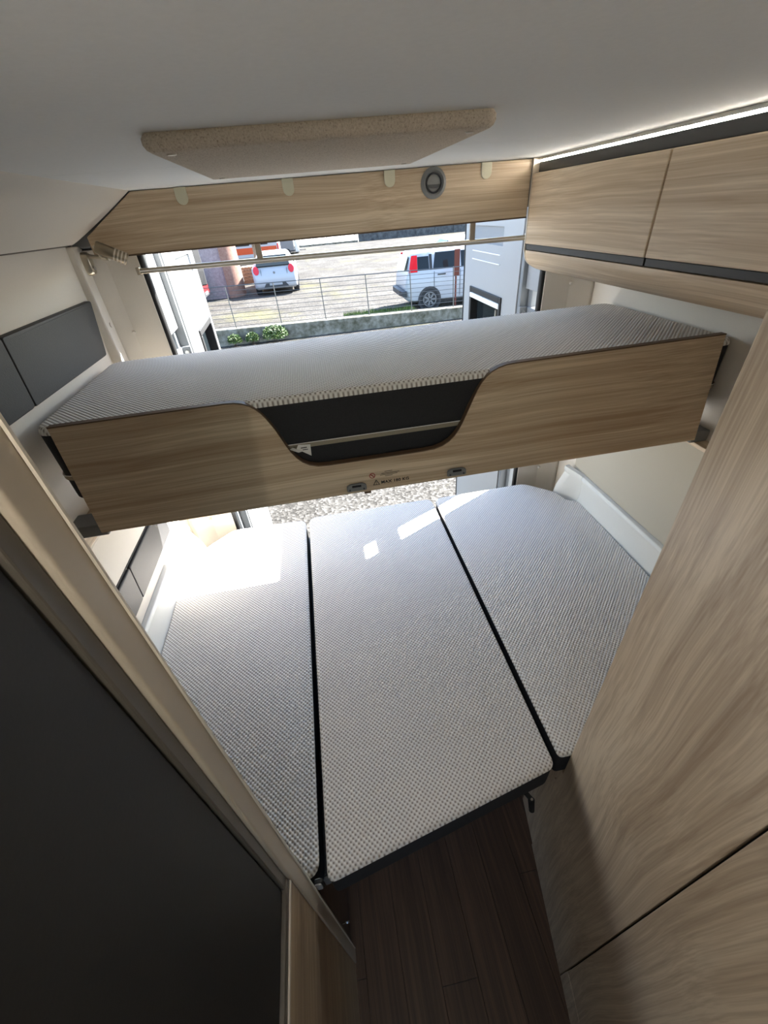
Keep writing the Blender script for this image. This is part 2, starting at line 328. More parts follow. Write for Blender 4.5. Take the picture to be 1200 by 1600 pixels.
# ------------------------------------------------------------------ rear doors, swung open
def rear_door(name, hinge, s, L, rz, label, n):
    t=struct(thing(name,(hinge[0],hinge[1],0.0),label,None,None,rz,local=True))
    t['kind']='structure'
    th=0.058
    def X(d): return -s*d          # depth into the door away from the van's middle
    def bx(g,d0,d1,y0,y1,z0,z1): return g.box(min(X(d0),X(d1)),max(X(d0),X(d1)),y0,y1,z0,z1)
    win=(0.25,L-0.10,0.95,1.60) if s>0 else (0.20,L-0.14,0.95,1.60)
    g=G(); plate(g,'x',min(X(0.012),X(th)),max(X(0.012),X(th)),0.0,L,-0.05,2.0,[win]); g.build('door_shell','door_white',t,0)
    rec=(0.24,L-0.13,1.815,1.892)
    g=G(); plate(g,'x',min(X(0),X(0.012)),max(X(0),X(0.012)),0.045,L-0.025,0.02,1.955,[win,rec]); g.build('inner_panel','door_white',t,0)
    bx(G(),0.0085,0.013,rec[0]-0.002,rec[1]+0.002,rec[2]-0.002,rec[3]+0.002).build('recess_floor','paint_grey',t)
    g=G(); bx(g,-0.004,0.0,0.26,L-0.15,1.735,1.739); bx(g,-0.004,0.0,0.26,L-0.15,1.775,1.779); g.build('panel_rib','white_pl',t,0.001)
    bx(G(),-0.002,0.02,0.030,0.045,0.0,1.96).build('edge_flange','door_white',t,0.002)
    bx(G(),0.004,0.03,0.010,0.030,0.0,1.96).build('edge_groove','paint_grey',t,0.001)
    bx(G(),0.0,0.058,-0.006,0.001,0.0,1.97).build('hinge_face','paint_grey',t,0.002)
    bx(G(),0.004,0.05,L,L+0.016,-0.04,1.97).build('edge_seal','rubber',t,0.004)
    w=G(); f=0.028
    plate(w,'x',min(X(-0.008),X(0.05)),max(X(-0.008),X(0.05)),win[0],win[1],win[2],win[3],[(win[0]+f,win[1]-f,win[2]+f,win[3]-f)])
    wf=w.build('window_frame','rubber',t,0.003)
    bx(G(),0.034,0.040,win[0]+f-0.004,win[1]-f+0.004,win[2]+f-0.004,win[3]-f+0.004).build('pane','dglass',wf)
    if s<0: bx(G(),-0.012,0.012,win[0]+0.015,win[1]-0.015,1.545,1.570).build('blind_cassette','white_pl',wf,0.004)
    G().tube([(X(0.02),win[0]+0.10,1.0),(X(0.01),win[0]+0.085,1.53)],0.006,8).build('gas_strut','alu',wf)
    for z in (1.552,0.42):
        hp=bx(G(),-0.004,0.064,-0.020,-0.004,z-0.042,z+0.042).build('hinge','paint_grey',t,0.003)
        bx(G(),0.030,0.075,-0.138,-0.016,z-0.042,z+0.042).build('hinge_arm','paint_grey',hp,0.004)
        for dz in (-0.022,0.020): G().tube([(X(0.014),-0.020,z+dz),(X(0.014),-0.026,z+dz)],0.008,10).build('bolt','alu',hp)
    bx(G(),0.02,0.060,-0.136,0.0,1.665,2.0).build('streak_cap','paint',t,0.004); bx(G(),0.036,0.060,-0.042,0.0,0.0,1.664).build('streak_flange','paint_grey',t,0.003)  # flanges added to cap and narrow the sun streak through the hinge gap
    return t
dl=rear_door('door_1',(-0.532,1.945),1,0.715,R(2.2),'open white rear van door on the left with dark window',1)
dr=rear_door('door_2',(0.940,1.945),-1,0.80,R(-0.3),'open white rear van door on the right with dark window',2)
G().loft([[( -0.010,0.735,1.75+zz),(0.022,0.76+0.02*math.sin(zz*8),1.75+zz),(-0.02,0.80,1.75+zz)] for zz in (-0.02,0.05,0.12,0.2)]).build('rear_lamp_housing','rubber',dl,0.006)
for d,s in ((dl,1),(dr,-1)):
    pts=bez([(-s*0.045,-0.12,0.50),(-s*0.00,-0.06,0.47),(-s*0.0,-0.03,0.50),(-s*0.02,0.06,0.56)],10)
    G().tube([(p.x,p.y,p.z) for p in pts],0.010,8).build('check_strap','rubber',d,smooth=True)

# ================================================================== header over the doors
hd=thing('header_panel',(0.08,1.71,1.94),'oak panel across the top of the rear opening with four ivory clips','panel')
G().ext([(-0.488,2.098),(0.812,2.098),(0.812,1.9385),(-0.662,1.9385),(-0.662,1.995)],'y',1.70,1.72).build('board','wood_x',hd,0.002)
G().box(-0.662,0.812,1.699,1.721,1.935,1.9385).build('edge_band','edge',hd)
for x in (-0.341,-0.01,0.32,0.65):
    pr=[(x-0.018,2.0985),(x-0.018,2.076)]+[(x+0.018*math.cos(math.pi+math.pi*k/10),2.072+0.018*math.sin(math.pi+math.pi*k/10)) for k in range(1,10)]+[(x+0.018,2.076),(x+0.018,2.0985)]
    G().ext(pr,'y',1.694,1.700).build('clip_cover','ivory',hd,0.0015)
vc=(0.468,2.056)
def ring(g, c, r0, r1, y0, y1, n=32):
    rr=[]
    for (r,y) in ((r0,y1),(r0,y0),((r0*0.6+r1*0.4),y0-0.004),(r1,y0+0.003),(r1,y1)):
        rr.append([(c[0]+math.cos(2*math.pi*k/n)*r,y,c[1]+math.sin(2*math.pi*k/n)*r) for k in range(n)])
    rr.append(rr[0]); return g.loft(rr,False)
av=ring(G(),vc,0.027,0.043,1.694,1.70).build('air_vent','gplastic',hd,smooth=True)
ring(G(),vc,0.0225,0.0285,1.690,1.70).build('vent_ring','anthr',av,smooth=True)
G().ext(circle(vc,0.0235),'y',1.693,1.699).build('vent_bowl','gplastic',av,0.002)
G().ext([(vc[0]-0.020,vc[1]-0.004)]+[(vc[0]+0.02*math.cos(math.pi+math.pi*k/10),vc[1]-0.008+0.007*math.sin(math.pi+math.pi*k/10)) for k in range(11)]+[(vc[0]+0.020,vc[1]-0.004)],'y',1.6915,1.694).build('vent_flap','anthr',av)

# rail below the header
rl=thing('blind_rail',(0.14,1.745,1.875),'thin beige rail spanning the rear opening below the oak header','rail')
G().loft([[(x,1.745+a,1.888-0.0105*(x+0.56)+b) for a,b in ((-0.007,-0.008),(0.007,-0.008),(0.009,0),(0.007,0.008),(-0.007,0.008),(-0.009,0))] for x in (-0.560,0.14,0.842)]).build('rail','nickel',rl,0.001)
G().tube([(x,1.736,1.889-0.0105*(x+0.56)) for x in (-0.555,0.84)],0.0022,6).build('draw_cord','tag',rl)
for x in (-0.148,0.628):
    G().box(x-0.010,x+0.010,1.741,1.750,1.888-0.0105*(x+0.56),1.957).build('hanger','post',rl,0.001)
box('end_bracket','nickel',rl,-0.566,-0.554,1.735,1.757,1.877,1.900,0.002)
box('end_bracket','nickel',rl,0.838,0.850,1.735,1.757,1.862,1.886,0.002)

# ================================================================== ceiling pad
pad=thing('roof_vent_cover',(0.058,1.006,2.078),'speckled beige felt cover pad fixed flat under the ceiling','cover')
o=rounded([(-0.184,0.748),(0.300,0.742),(0.296,1.266),(-0.180,1.266)],0.02)
rings=[]
for d,z in ((0.004,2.1),(0.0,2.095),(0.0,2.089),(0.003,2.084),(0.008,2.081)):
    rings.append([(p.x,p.y,z) for p in inset(o,d)])
G().loft(rings).build('felt_pad','felt',pad,smooth=True)
for x,y in ((-0.155,0.785),(0.270,0.780),(-0.15,1.235),(0.268,1.235)):
    G().tube([(x,y,2.083),(x,y,2.0795)],[0.0085,0.006],14).build('button','nickel',pad,smooth=True)

# ================================================================== overhead cabinet, right
oc=thing('overhead_cabinet',(0.98,1.06,1.77),'oak overhead locker with two flap doors above the right bunk end','cabinet')
box('body','wood_y',oc,0.834,1.14,0.44,1.690,1.80,2.086)
for y0,y1 in ((1.044,1.688),(0.432,1.040)):
    d=box('door','wood_y',oc,0.812,0.832,y0+0.001,y1-0.001,1.858,2.058,0.0025)
    box('handle_strip','anthr',d,0.816,0.836,y0+0.001,y1-0.001,1.8405,1.857,0.001)
box('gap_dark_sheet','rubber',oc,0.8325,0.8338,0.434,1.687,1.842,2.059)  # dark sheet added so the gap between the doors reads as shade
box('fascia','anthr',oc,0.833,0.846,0.432,1.688,2.060,2.087,0.001)
lip=bez([(0.816,1.838),(0.812,1.805),(0.835,1.785),(0.885,1.768)],8)
G().ext([(p.x,p.y) for p in lip]+[(1.15,1.772),(1.15,1.838)],'y',0.432,1.688).build('lower_lip','wood_y',oc,0.001,True)
G().ext([(0.812,2.099)]+[(0.812,1.838)]+[(p.x-0.0005,p.y-0.0005) for p in lip[1:]]+[(0.90,1.767),(0.90,1.772)]+[(p.x+0.006,p.y+0.004) for p in reversed(lip[1:])]+[(0.822,1.84),(0.824,2.099)],'y',1.688,1.694).build('end_trim','pale_edge',oc)
box('end_trim_face','pale_edge',oc,0.812,0.850,1.690,1.698,2.06,2.099,0.001)
def led_strip(x0,x1,y0,y1,side,label):
    t=thing('led_strip',((x0+x1)/2,(y0+y1)/2,2.087),label,'light strip','ceiling light strips')
    box('diffuser','led',t,x0,x1,y0,y1,2.0885,2.0918)
    xa=min(x0,x1)-(0.010 if side<0 else 0); xb=max(x0,x1)+(0.010 if side>0 else 0)
    box('light_shield','alu',t,xa,xb,y0,y1,2.0924,2.0995)  # cover added above the diffuser to keep its light off the ceiling
led_strip(0.842,0.850,0.44,1.69,-1,'glowing warm white LED strip along the ceiling above the oak lockers')

# ================================================================== upper bunk
bb=thing('bunk_bed',(0.23,1.3,1.353),'raised transverse bunk frame with an oak front board and scooped cut-out','bed')
ZB,ZT=1.353,1.645
def yb(z): return 0.982+0.036*(z-ZB)/(ZT-ZB)
cut=[]
cut+=bez([(-0.245,1.645),(-0.18,1.645),(-0.165,1.615),(-0.140,1.565)],8)
cut+=bez([(-0.140,1.565),(-0.115,1.505),(-0.105,1.447),(-0.02,1.449)],8)[1:]
cut+=bez([(0.245,1.449),(0.335,1.447),(0.350,1.500),(0.378,1.555)],8)
cut+=bez([(0.378,1.555),(0.408,1.620),(0.425,1.652),(0.505,1.652)],8)[1:]
cut=[(p.x,p.y) for p in cut]
poly=[(-0.652,ZB),(1.106,ZB),(1.108,1.655)]+cut[::-1]+[(-0.655,1.643)]
g=G(); g.prism([(x,yb(z),z) for x,z in poly],[(x,yb(z)+0.016,z) for x,z in poly])
fb=g.build('front_board','wood_x',bb,0.0012)
top=[(-0.655,1.643)]+cut+[(1.108,1.655)]
g=G(); g.loft([[(x,yb(z)-0.0008,z-0.0012),(x,yb(z)+0.0168,z-0.0012),(x,yb(z)+0.0168,z+0.0022),(x,yb(z)-0.0008,z+0.0022)] for x,z in top]); g.build('edge_band','edge',fb)
for x in (0.046,0.338):    # two grey catches screwed to the board
    zc=1.372; yy=yb(zc)
    k=G().ext(rounded([(x-0.028,zc-0.009),(x+0.028,zc-0.009),(x+0.028,zc+0.008),(x+0.018,zc+0.014),(x-0.018,zc+0.014),(x-0.028,zc+0.008)],0.004),'y',yy-0.009,yy-0.001).build('catch','gplastic',fb,0.002)
    box('catch_slot','rubber',fb,x-0.013,x+0.013,yy-0.0115,yy-0.008,zc+0.005,zc+0.011,0.001)
    for dx in (-0.02,0.02): G().tube([(x+dx,yy-0.0088,zc-0.003),(x+dx,yy-0.0105,zc-0.003)],0.0028,8).build('screw','anthr',fb)
box('stop_block','edge',fb,0.066,0.086,yb(ZB)+0.002,yb(ZB)+0.012,ZB-0.009,ZB+0.001,0.001)
# printed warnings on the board
yy=yb(1.383)-0.0006
def flat(poly,name,mat,parent,z_y=None): return G().prism([(x,yb(z)-0.0009,z) for x,z in poly],[(x,yb(z)+0.0004,z) for x,z in poly]).build(name,mat,parent)
c=(0.094,1.399); n=24
g=G(); rr=[[(c[0]+math.cos(2*math.pi*k/n)*r,yb(c[1])-d,c[1]+math.sin(2*math.pi*k/n)*r) for k in range(n)] for r,d in ((0.0085,0.0),(0.0085,0.0011),(0.0066,0.0011),(0.0066,0.0))]
g.loft(rr,False); g.ext([(c[0]-0.0058,c[1]+0.0042),(c[0]-0.0042,c[1]+0.0058),(c[0]+0.0058,c[1]-0.0042),(c[0]+0.0042,c[1]-0.0058)],'y',yb(c[1])-0.0011,yb(c[1])+0.001)
g.build('prohibition_sign','red_ink',fb)
g=G()
for (x0,x1,z) in ((0.130,0.152,1.4065),(0.120,0.172,1.4015),(0.116,0.166,1.3970),(0.130,0.152,1.3930)): g.box(x0,x1,yb(z)-0.0008,yb(z)+0.0005,z-0.0005,z+0.0005)
g.build('small_print','black_ink',fb)
def tri(cx,cz,r): return [(cx+r*math.cos(a),cz+r*math.sin(a)) for a in (math.pi/2,math.pi*7/6,math.pi*11/6)]
g=G(); A=tri(0.1035,1.3745,0.0115); B=tri(0.1035,1.3745,0.0085)
for i in range(3): j=(i+1)%3; g.ext([A[i],A[j],B[j],B[i]],'y',yb(1.3745)-0.0009,yb(1.3745)+0.0006)
g.box(0.1029,0.1041,yb(1.3745)-0.0009,yb(1.3745)+0.0006,1.3735,1.3800); g.box(0.1029,0.1041,yb(1.37)-0.0009,yb(1.37)+0.0006,1.3708,1.3722)
g.build('warning_triangle','black_ink',fb)
def text_mesh(name, body, size, mat, parent, origin, depth=0.0008):
    cu=bpy.data.curves.new('t','FONT'); cu.body=body; cu.size=size; cu.offset=size*0.025; cu.extrude=depth/2; cu.space_character=1.05; cu.resolution_u=3
    o=bpy.data.objects.new('t',cu); C.objects.link(o); dg=bpy.context.evaluated_depsgraph_get(); me=bpy.data.meshes.new_from_object(o.evaluated_get(dg))
    bpy.data.objects.remove(o); bpy.data.curves.remove(cu)
    org=ORG[parent]
    for v in me.vertices: v.co=Vector((origin[0]+v.co.x*1.12,origin[1]-v.co.z-depth/2+0.0003,origin[2]+v.co.y))-org
    me.materials.clear(); me.materials.append(M[mat]); q=bpy.data.objects.new(name,me); C.objects.link(q); q.parent=parent; ORG[q]=org; return q
text_mesh('lettering','MAX 180 KG',0.0125,'black_ink',fb,(0.117,yb(1.3745),1.3705))
# slatted base, rails and end brackets
box('rear_rail','anthr',bb,-0.66,1.10,1.600,1.622,1.375,1.425,0.003)
box('front_rail','anthr',bb,-0.64,1.09,1.02,1.045,1.375,1.425,0.003)
for k in range(12):
    x=-0.60+k*0.148; box('slat','pallet',bb,x,x+0.07,1.045,1.600,1.412,1.424,0.002)
box('base_panel','band',bb,-0.655,1.105,1.01,1.605,1.426,1.432)
for s in (-1,1):
    a=(-0.735,-0.640) if s<0 else (1.100,1.160)
    for y0 in (0.99,1.50): box('end_bracket','gplastic',bb,a[0],a[1],y0,y0+0.07,1.338,1.374,0.004)
    x=-0.690 if s<0 else 1.118
    G().tube([(x,1.05,1.452),(x,1.30,1.440),(x,1.58,1.447)],0.004,6).build('retaining_cord','tag',bb,smooth=True)

def mattress(name, outline, zb, zt, label, group=None, zipz=None, puff=0.010):
    xs=[p.x for p in outline]; ys=[p.y for p in outline]
    t=thing(name,((min(xs)+max(xs))/2,(min(ys)+max(ys))/2,zb),label,'mattress',group)
    rings=[]
    for d,z in ((0.0,zt-puff*1.3),(0.0,zt-puff),(puff*0.25,zt-puff*0.45),(puff*0.6,zt-puff*0.10),(puff*0.95,zt-0.0002),(puff*1.1,zt)): rings.append([(p.x,p.y,z) for p in inset(outline,d)])
    G().loft(rings).build('top_cover','waffle',t,smooth=True)
    lo=[]
    for d,z in ((0.010,zb),(0.002,zb+0.008),(0.0015,zb+0.02),(0.0015,zt-puff*1.3)): lo.append([(p.x,p.y,z) for p in inset(outline,d)])
    G().loft(lo).build('side_band','band',t,smooth=True)
    return t
# bunk mattress
bo=rounded([(-0.700,1.022),(1.152,1.022),(1.150,1.615),(-0.712,1.605)],[0.05,0.035,0.05,0.05])
bm_=mattress('bunk_mattress',bo,1.434,1.641,'long waffle-knit mattress with dark sides lying on the upper bunk',puff=0.014)
i2=inset(bo,-0.0015); g=G(); g.loft([[(p.x,p.y,z) for p in i2] for z in (1.499,1.513)],False); z1=g.build('zip_tape','zip',bm_)
i3=inset(bo,-0.003); G().loft([[(p.x,p.y,z) for p in i3] for z in (1.512,1.5145)],False).build('piping','tag',z1)
tg=G().slab([(-0.098,1.010,1.503),(-0.062,1.004,1.480),(-0.060,1.012,1.510),(-0.092,1.014,1.512)],0.0008).build('care_tag','tag',bm_)
G().slab([(-0.117,1.009,1.505),(-0.106,1.002,1.512),(-0.082,1.004,1.497),(-0.094,1.006,1.494)],0.0008).build('tag_flap','tag',tg)
g=G()
for x0,x1,z in ((-0.086,-0.070,1.5055),(-0.082,-0.068,1.4995)): g.box(x0,x1,1.0055,1.0068,z-0.0007,z+0.0007)
g.build('tag_print','black_ink',tg)

# ================================================================== lower bed: three cushions on a platform
pf=thing('bed_platform',(0.2,1.0,0.0),'dark low platform under the three lower mattresses','bed base')
box('support_panel','plank',pf,-0.235,-0.212,0.300,1.70,0.0,0.634,0.002)
box('support_panel','plank',pf,0.535,0.555,0.50,1.70,0.0,0.634,0.002)
G().ext([(-0.205,0.325),(0.47,0.448),(0.47,1.70),(-0.205,1.70)],'z',0.636,0.652).build('centre_board','anthr',pf,0.002)
box('side_board','anthr',pf,-0.735,-0.210,0.310,1.70,0.636,0.652,0.002); box('side_board','anthr',pf,0.475,1.145,0.47,1.70,0.636,0.652,0.002)
G().prism([(-0.200,0.318,0.600),(0.462,0.440,0.600),(0.462,0.446,0.600),(-0.200,0.324,0.600)],[(-0.200,0.318,0.650),(0.462,0.440,0.650),(0.462,0.446,0.650),(-0.200,0.324,0.650)]).build('front_lip','gplastic',pf,0.001)
lm=rounded([(-0.192,0.300),(-0.197,1.700),(-0.555,1.715),(-0.682,1.600),(-0.695,1.520),(-0.742,1.495),(-0.722,0.300)],[0.035,0.035,0.035,0.04,0.02,0.03,0.035])
cm=rounded([(-0.174,0.282),(0.450,0.408),(0.458,1.712),(-0.181,1.712)],[0.024,0.024,0.045,0.04])
rm=rounded([(0.470,0.4275),(1.128,0.4275),(1.150,1.495),(1.102,1.515),(1.086,1.595),(0.965,1.712),(0.473,1.708)],[0.015,0.02,0.03,0.02,0.04,0.035,0.045])
mattress('bed_cushion',lm,0.655,0.770,'left waffle mattress piece with a bright sun patch near the open door','lower bed mattresses')
mattress('bed_cushion',cm,0.655,0.770,'middle waffle mattress piece with slanting dark front edge above the aisle','lower bed mattresses')
mattress('bed_cushion',rm,0.655,0.770,'right waffle mattress piece partly behind the tall oak wardrobe','lower bed mattresses')
lt=thing('bed_latch',(0.385,0.385,0.57),'small black lever latch under the middle mattress corner','latch')
G().tube([(0.360,0.432,0.632),(0.383,0.405,0.628),(0.394,0.392,0.616)],0.007,8).build('lever','rubber',lt,smooth=True)
G().tube([(0.394,0.392,0.618),(0.391,0.373,0.585)],[0.010,0.008],10).build('handle','rubber',lt,0.002,True)
G().tube([(0.394,0.391,0.621),(0.394,0.3895,0.623)],0.004,8).build('rivet','chrome',lt)
ey=thing('eye_screw',(-0.205,0.312,0.205),'tiny chrome eye screw on the dark bed support near the floor','screw')
G().tube([(-0.213,0.306,0.214),(-0.203,0.306,0.216)],0.0018,6).build('shank','chrome',ey)
G().tube([(-0.195+0.008*math.cos(a),0.306,0.217+0.008*math.sin(a)) for a in [2*math.pi*k/16 for k in range(17)]],0.0016,6).build('eye','chrome',ey,smooth=True)

# ================================================================== wardrobe, right foreground
def wx(y): return 0.4205+0.193*y
wa=thing('wardrobe',(0.80,0.2,0.0),'tall oak wardrobe side rising on the right foreground beside the bed','wardrobe')
def face(y0,y1,z0,z1,name,t=0.018,off=0.0):
    q=[(wx(y0)+off,y0),(wx(y1)+off,y1),(wx(y1)+t+off,y1),(wx(y0)+t+off,y0)]
    return G().ext(q,'z',z0,z1).build(name,'wood_z',wa,0.0018)
face(0.0985,0.4255,0.003,2.098,'side_panel'); face(-0.52,0.0945,0.126,2.098,'door')
face(-0.52,0.0965,0.003,0.124,'plinth'); face(0.4255,0.60,0.003,0.634,'low_side_panel',0.018,0.004)
G().ext([(wx(-0.5)+0.02,-0.5),(wx(0.42)+0.02,0.42),(1.14,0.42),(1.14,-0.5)],'z',0.003,2.097).build('carcass','wood_z',wa)
G().box(wx(0.0965)+0.012,wx(0.0965)+0.019,0.090,0.103,0.126,2.097).build('door_gap_seal','rubber',wa)
box('hole_cap','chrome',wa,0.4995,0.5040,0.438,0.442,0.575,0.579)

# ================================================================== washroom, left foreground
ws=thing('washroom_cubicle',(-0.47,0.0,0.0),'dark washroom wall with greige door post in the left foreground','cubicle')
pr=rounded([(-0.199,0.240),(-0.199,0.285),(-0.232,0.285),(-0.232,0.240)],[0.004,0.012,0.012,0.002])
G().ext([(p.x,p.y) for p in pr],'z',0.0,2.099).build('door_post','post',ws,0,True)
box('post_fin','pale_edge',ws,-0.1985,-0.196,0.2715,0.2745,0.02,2.09)
box('jamb','post2',ws,-0.235,-0.206,0.222,0.240,1.03,2.099,0.002)
box('door_panel','black',ws,-0.225,-0.211,-0.80,0.220,1.062,2.099,0.002)
box('door_frame','post2',ws,-0.225,-0.2035,-0.80,0.238,1.040,1.060,0.002)
box('lower_panel','wood_lo',ws,-0.222,-0.2015,-0.80,0.239,0.0,1.030,0.001)
box('top_edge','pale_edge',ws,-0.222,-0.2012,-0.80,0.239,1.030,1.039,0.001)
box('back_wall','black',ws,-0.755,-0.2325,0.255,0.282,0.0,2.099)  # unseen face, made black to cut bounce light on the bunk board
led_strip(-0.2005,-0.1935,-0.75,0.225,1,'added warm white LED strip, out of view over the dark washroom door')  # unseen strip added to mirror the locker strip and light the bunk's right
box('front_wall','vinyl',ws,-0.755,-0.2,-0.83,-0.80,0.0,2.099)
lc=thing('post_catch',(-0.197,0.297,0.73),'little grey catch with a black rim on the door post edge','catch')
G().ext(rounded([(-0.204,0.728),(-0.184,0.728),(-0.184,0.776),(-0.204,0.776)],0.008),'y',0.286,0.294).build('rim','rubber',lc,0.001)
G().ext(rounded([(-0.203,0.733),(-0.188,0.733),(-0.188,0.772),(-0.203,0.772)],0.006),'y',0.283,0.2955).build('tongue','lgrey',lc,0.001)

# ================================================================== left wall fittings
def cushion_row(name, segs, x0, x1, z0, z1, label):
    t=thing(name,((x0+x1)/2,segs[0][0],z0),label,'wall pad')
    for a,b,bt in segs:
        o=rounded([(a,z0),(b,z0),(bt,z1),(a+(0.02 if a>1 else 0),z1)],0.010,4); rings=[]
        for d,x in ((0,x0),(0,x0+(x1-x0)*0.5),(0.0008,x0+(x1-x0)*0.85),(0.003,x1),(0.0045,x1+0.0003),(0.006,x1+0.0003)): rings.append([(x,p.x,p.y) for p in inset(o,d)])
        G().loft(rings).build('cushion','leather',t,smooth=True)
    return t
cushion_row('padded_wall_panel',[(0.45,1.1192,1.1392),(1.1198,1.600,1.658)],-0.735,-0.714,1.664,1.826,'dark grey leatherette wall pad above the left end of the bunk')
cushion_row('padded_wall_panel',[(0.45,1.1292,1.1492),(1.1298,1.52,1.53)],-0.755,-0.745,0.956,1.086,'dark grey leatherette wall pad low down beside the left mattress')
for s,lb in ((-1,'oak ledge on the left wall carrying the bunk end'),(1,'oak ledge on the right wall carrying the bunk end')):
    a=(-0.756,-0.712) if s<0 else (1.122,1.166)
    tag(box('bunk_ledge','wood_y',None,a[0],a[1],0.45 if s>0 else 0.30,1.60,1.298 if s<0 else 1.322,1.336,0.002),lb,'ledge')
# reading lamp
rlmp=thing('reading_lamp',(-0.70,1.70,1.89),'satin nickel reading spot with ribbed head on the left wall','lamp')
o=[(1.718+0.020*math.cos(a),1.9235+(0.014 if math.sin(a)>0 else -0.014)+0.020*math.sin(a)) for a in [2*math.pi*k/24 for k in range(24)]]
rings=[]
for x,sc in ((-0.716,1.0),(-0.694,1.0),(-0.687,0.90),(-0.6855,0.72),(-0.6875,0.55),(-0.6875,0.05)): rings.append([(x,1.718+(y-1.718)*sc,1.9235+(z-1.9235)*sc) for y,z in o])
bs_=G().loft(rings).build('base','nickel',rlmp,smooth=True)
G().tube([(-0.689,1.716,1.911),(-0.681,1.714,1.910)],[0.006,0.005],12).build('push_switch','chrome',bs_,smooth=True)
G().tube([(-0.690,1.715,1.945),(-0.612,1.676,1.934)],0.0062,12).build('arm','nickel',rlmp,0.001,True)
ha,hb=Vector((-0.632,1.655,1.970)),Vector((-0.558,1.672,1.927)); dd=(hb-ha).normalized()
hdp=G().tube([ha,ha+dd*0.004,hb-dd*0.002,hb],[0.0155,0.0175,0.0175,0.016],20).build('head','nickel_dk',rlmp,smooth=True)
for k in range(4):
    q=ha+dd*(0.050+k*0.0098); G().tube([q,q+dd*0.0042],0.0186,20).build('rib','pale_edge',hdp)
G().tube([ha+Vector((-0.004,0.0,0.002)),ha+Vector((0.004,0.004,-0.030)),Vector((-0.622,1.681,1.936))],0.005,8).build('bracket','nickel',rlmp,smooth=True)

# ================================================================== outside
GZ=-0.55
gr=struct(G().box(-60,70,-30,50.5,GZ-0.3,GZ).build('ground','gravel'))
struct(G().box(-60,80,50.5,120,GZ-0.35,GZ-0.02).build('ground_road','road'))
# low kerb wall with wire fence
def ct(x): return -0.215-0.0175*(x-0.5)
kw=tag(G().prism([(-14,11.6,GZ-0.05),(14,11.6,GZ-0.05),(14,11.85,GZ-0.05),(-14,11.85,GZ-0.05)],[(-14,11.6,ct(-14)),(14,11.6,ct(14)),(14,11.85,ct(14)),(-14,11.85,ct(-14))]).build('kerb_wall','conc',None,0.015),'low mossy concrete kerb wall below the wire fence','kerb')
fe=thing('wire_fence',(0.9,11.72,-0.2),'thin galvanised wire fence standing on the concrete kerb wall','fence')
x=-1.95-1.145*4
while x<9:
    G().tube([(x,11.72,ct(x)-0.05),(x-0.02,11.72,ct(x)+0.95)],0.013,6).build('fence_post','wire',fe); x+=1.145
for k in range(10):
    r=0.011 if k==9 else 0.0055
    G().tube([(xx,11.70,ct(xx)+0.04+0.1*k) for xx in (-6.6,0,8.2)],r,5).build('fence_wire','wire',fe)

# ---- vehicles
def car(name, loc, rotz, st, wheels, paint, label, cat='car', wr=0.31):
    t=thing(name,loc,label,cat,None,rotz,local=True)
    def ringof(q):
        x,zb,zbelt,zt,w,wt=q
        half=[(w*0.86,zb),(w*0.97,zb+0.06),(w,zb+0.3*(zbelt-zb)),(w*0.995,zbelt-0.04),(w*0.97,zbelt),(wt+(w*0.97-wt)*0.12,zbelt+(zt-zbelt)*0.86),(wt*0.90,zt-0.012 if zt-zbelt>0.05 else zt),(wt*0.55,zt)]
        return [(x,y,z) for y,z in half]+[(x,-y,z) for y,z in reversed(half)]
    G().loft([ringof(q) for q in st]).build('body',paint,t,smooth=True)
    W_=max(q[4] for q in st)
    for wxp in wheels:
        for s in (-1,1):
            y=s*W_
            G().ext(circle((wxp,wr),wr+0.055,24),'y',min(y*0.75,y*1.004),max(y*0.75,y*1.004)).build('wheel_arch','bumper',t)
            wh=G().ext(circle((wxp,wr),wr,24),'y',min(y*0.76,y*1.012),max(y*0.76,y*1.012)).build('wheel','tyre',t,0.02)
            g=G(); ring_=[[(wxp+math.cos(2*math.pi*k/24)*r,y*f,wr+math.sin(2*math.pi*k/24)*r) for k in range(24)] for r,f in ((wr*0.70,1.0),(wr*0.70,1.03),(wr*0.60,1.03),(wr*0.60,1.0))]
            g.loft(ring_,False)
            for k in range(7):
                a=2*math.pi*k/7; ca,sa=math.cos(a),math.sin(a); p=[(wxp+ca*r-sa*d,wr+sa*r+ca*d) for r,d in ((0,-0.018),(wr*0.64,-0.03),(wr*0.64,0.03),(0,0.018))]
                g.ext(p,'y',min(y*1.0,y*1.03),max(y*1.0,y*1.03))
            g.build('wheel_cover','silver',wh)
    return t
def side_glass(t, st, x0, x1, zlo, zhi, both=(-1,1), xt0=None, xt1=None, name='side_window', mat='dglass', out=0.008):
    def wat(x,z):
        for a,b in zip(st,st[1:]):
            if a[0]<=x<=b[0]:
                k=(x-a[0])/(b[0]-a[0]); q=[a[i]*(1-k)+b[i]*k for i in range(6)]
                _,zb,zbelt,zt,w,wt=q; ym=wt+(w*0.97-wt)*0.12; zm=zbelt+(zt-zbelt)*0.86
                f=max(0,min(1,(z-zbelt)/max(0.01,zm-zbelt))); return w*0.97*(1-f)+ym*f
        return 0.8
    for s in both:
        pts=[(x0,zlo),(x1,zlo),(xt1 or x1,zhi),(xt0 or x0,zhi)]
        loop=[(x,s*(wat(x,z)+out),z) for x,z in pts]
        if s>0: loop=loop[::-1]
        G().slab(loop,0.012).build(name,mat,t)
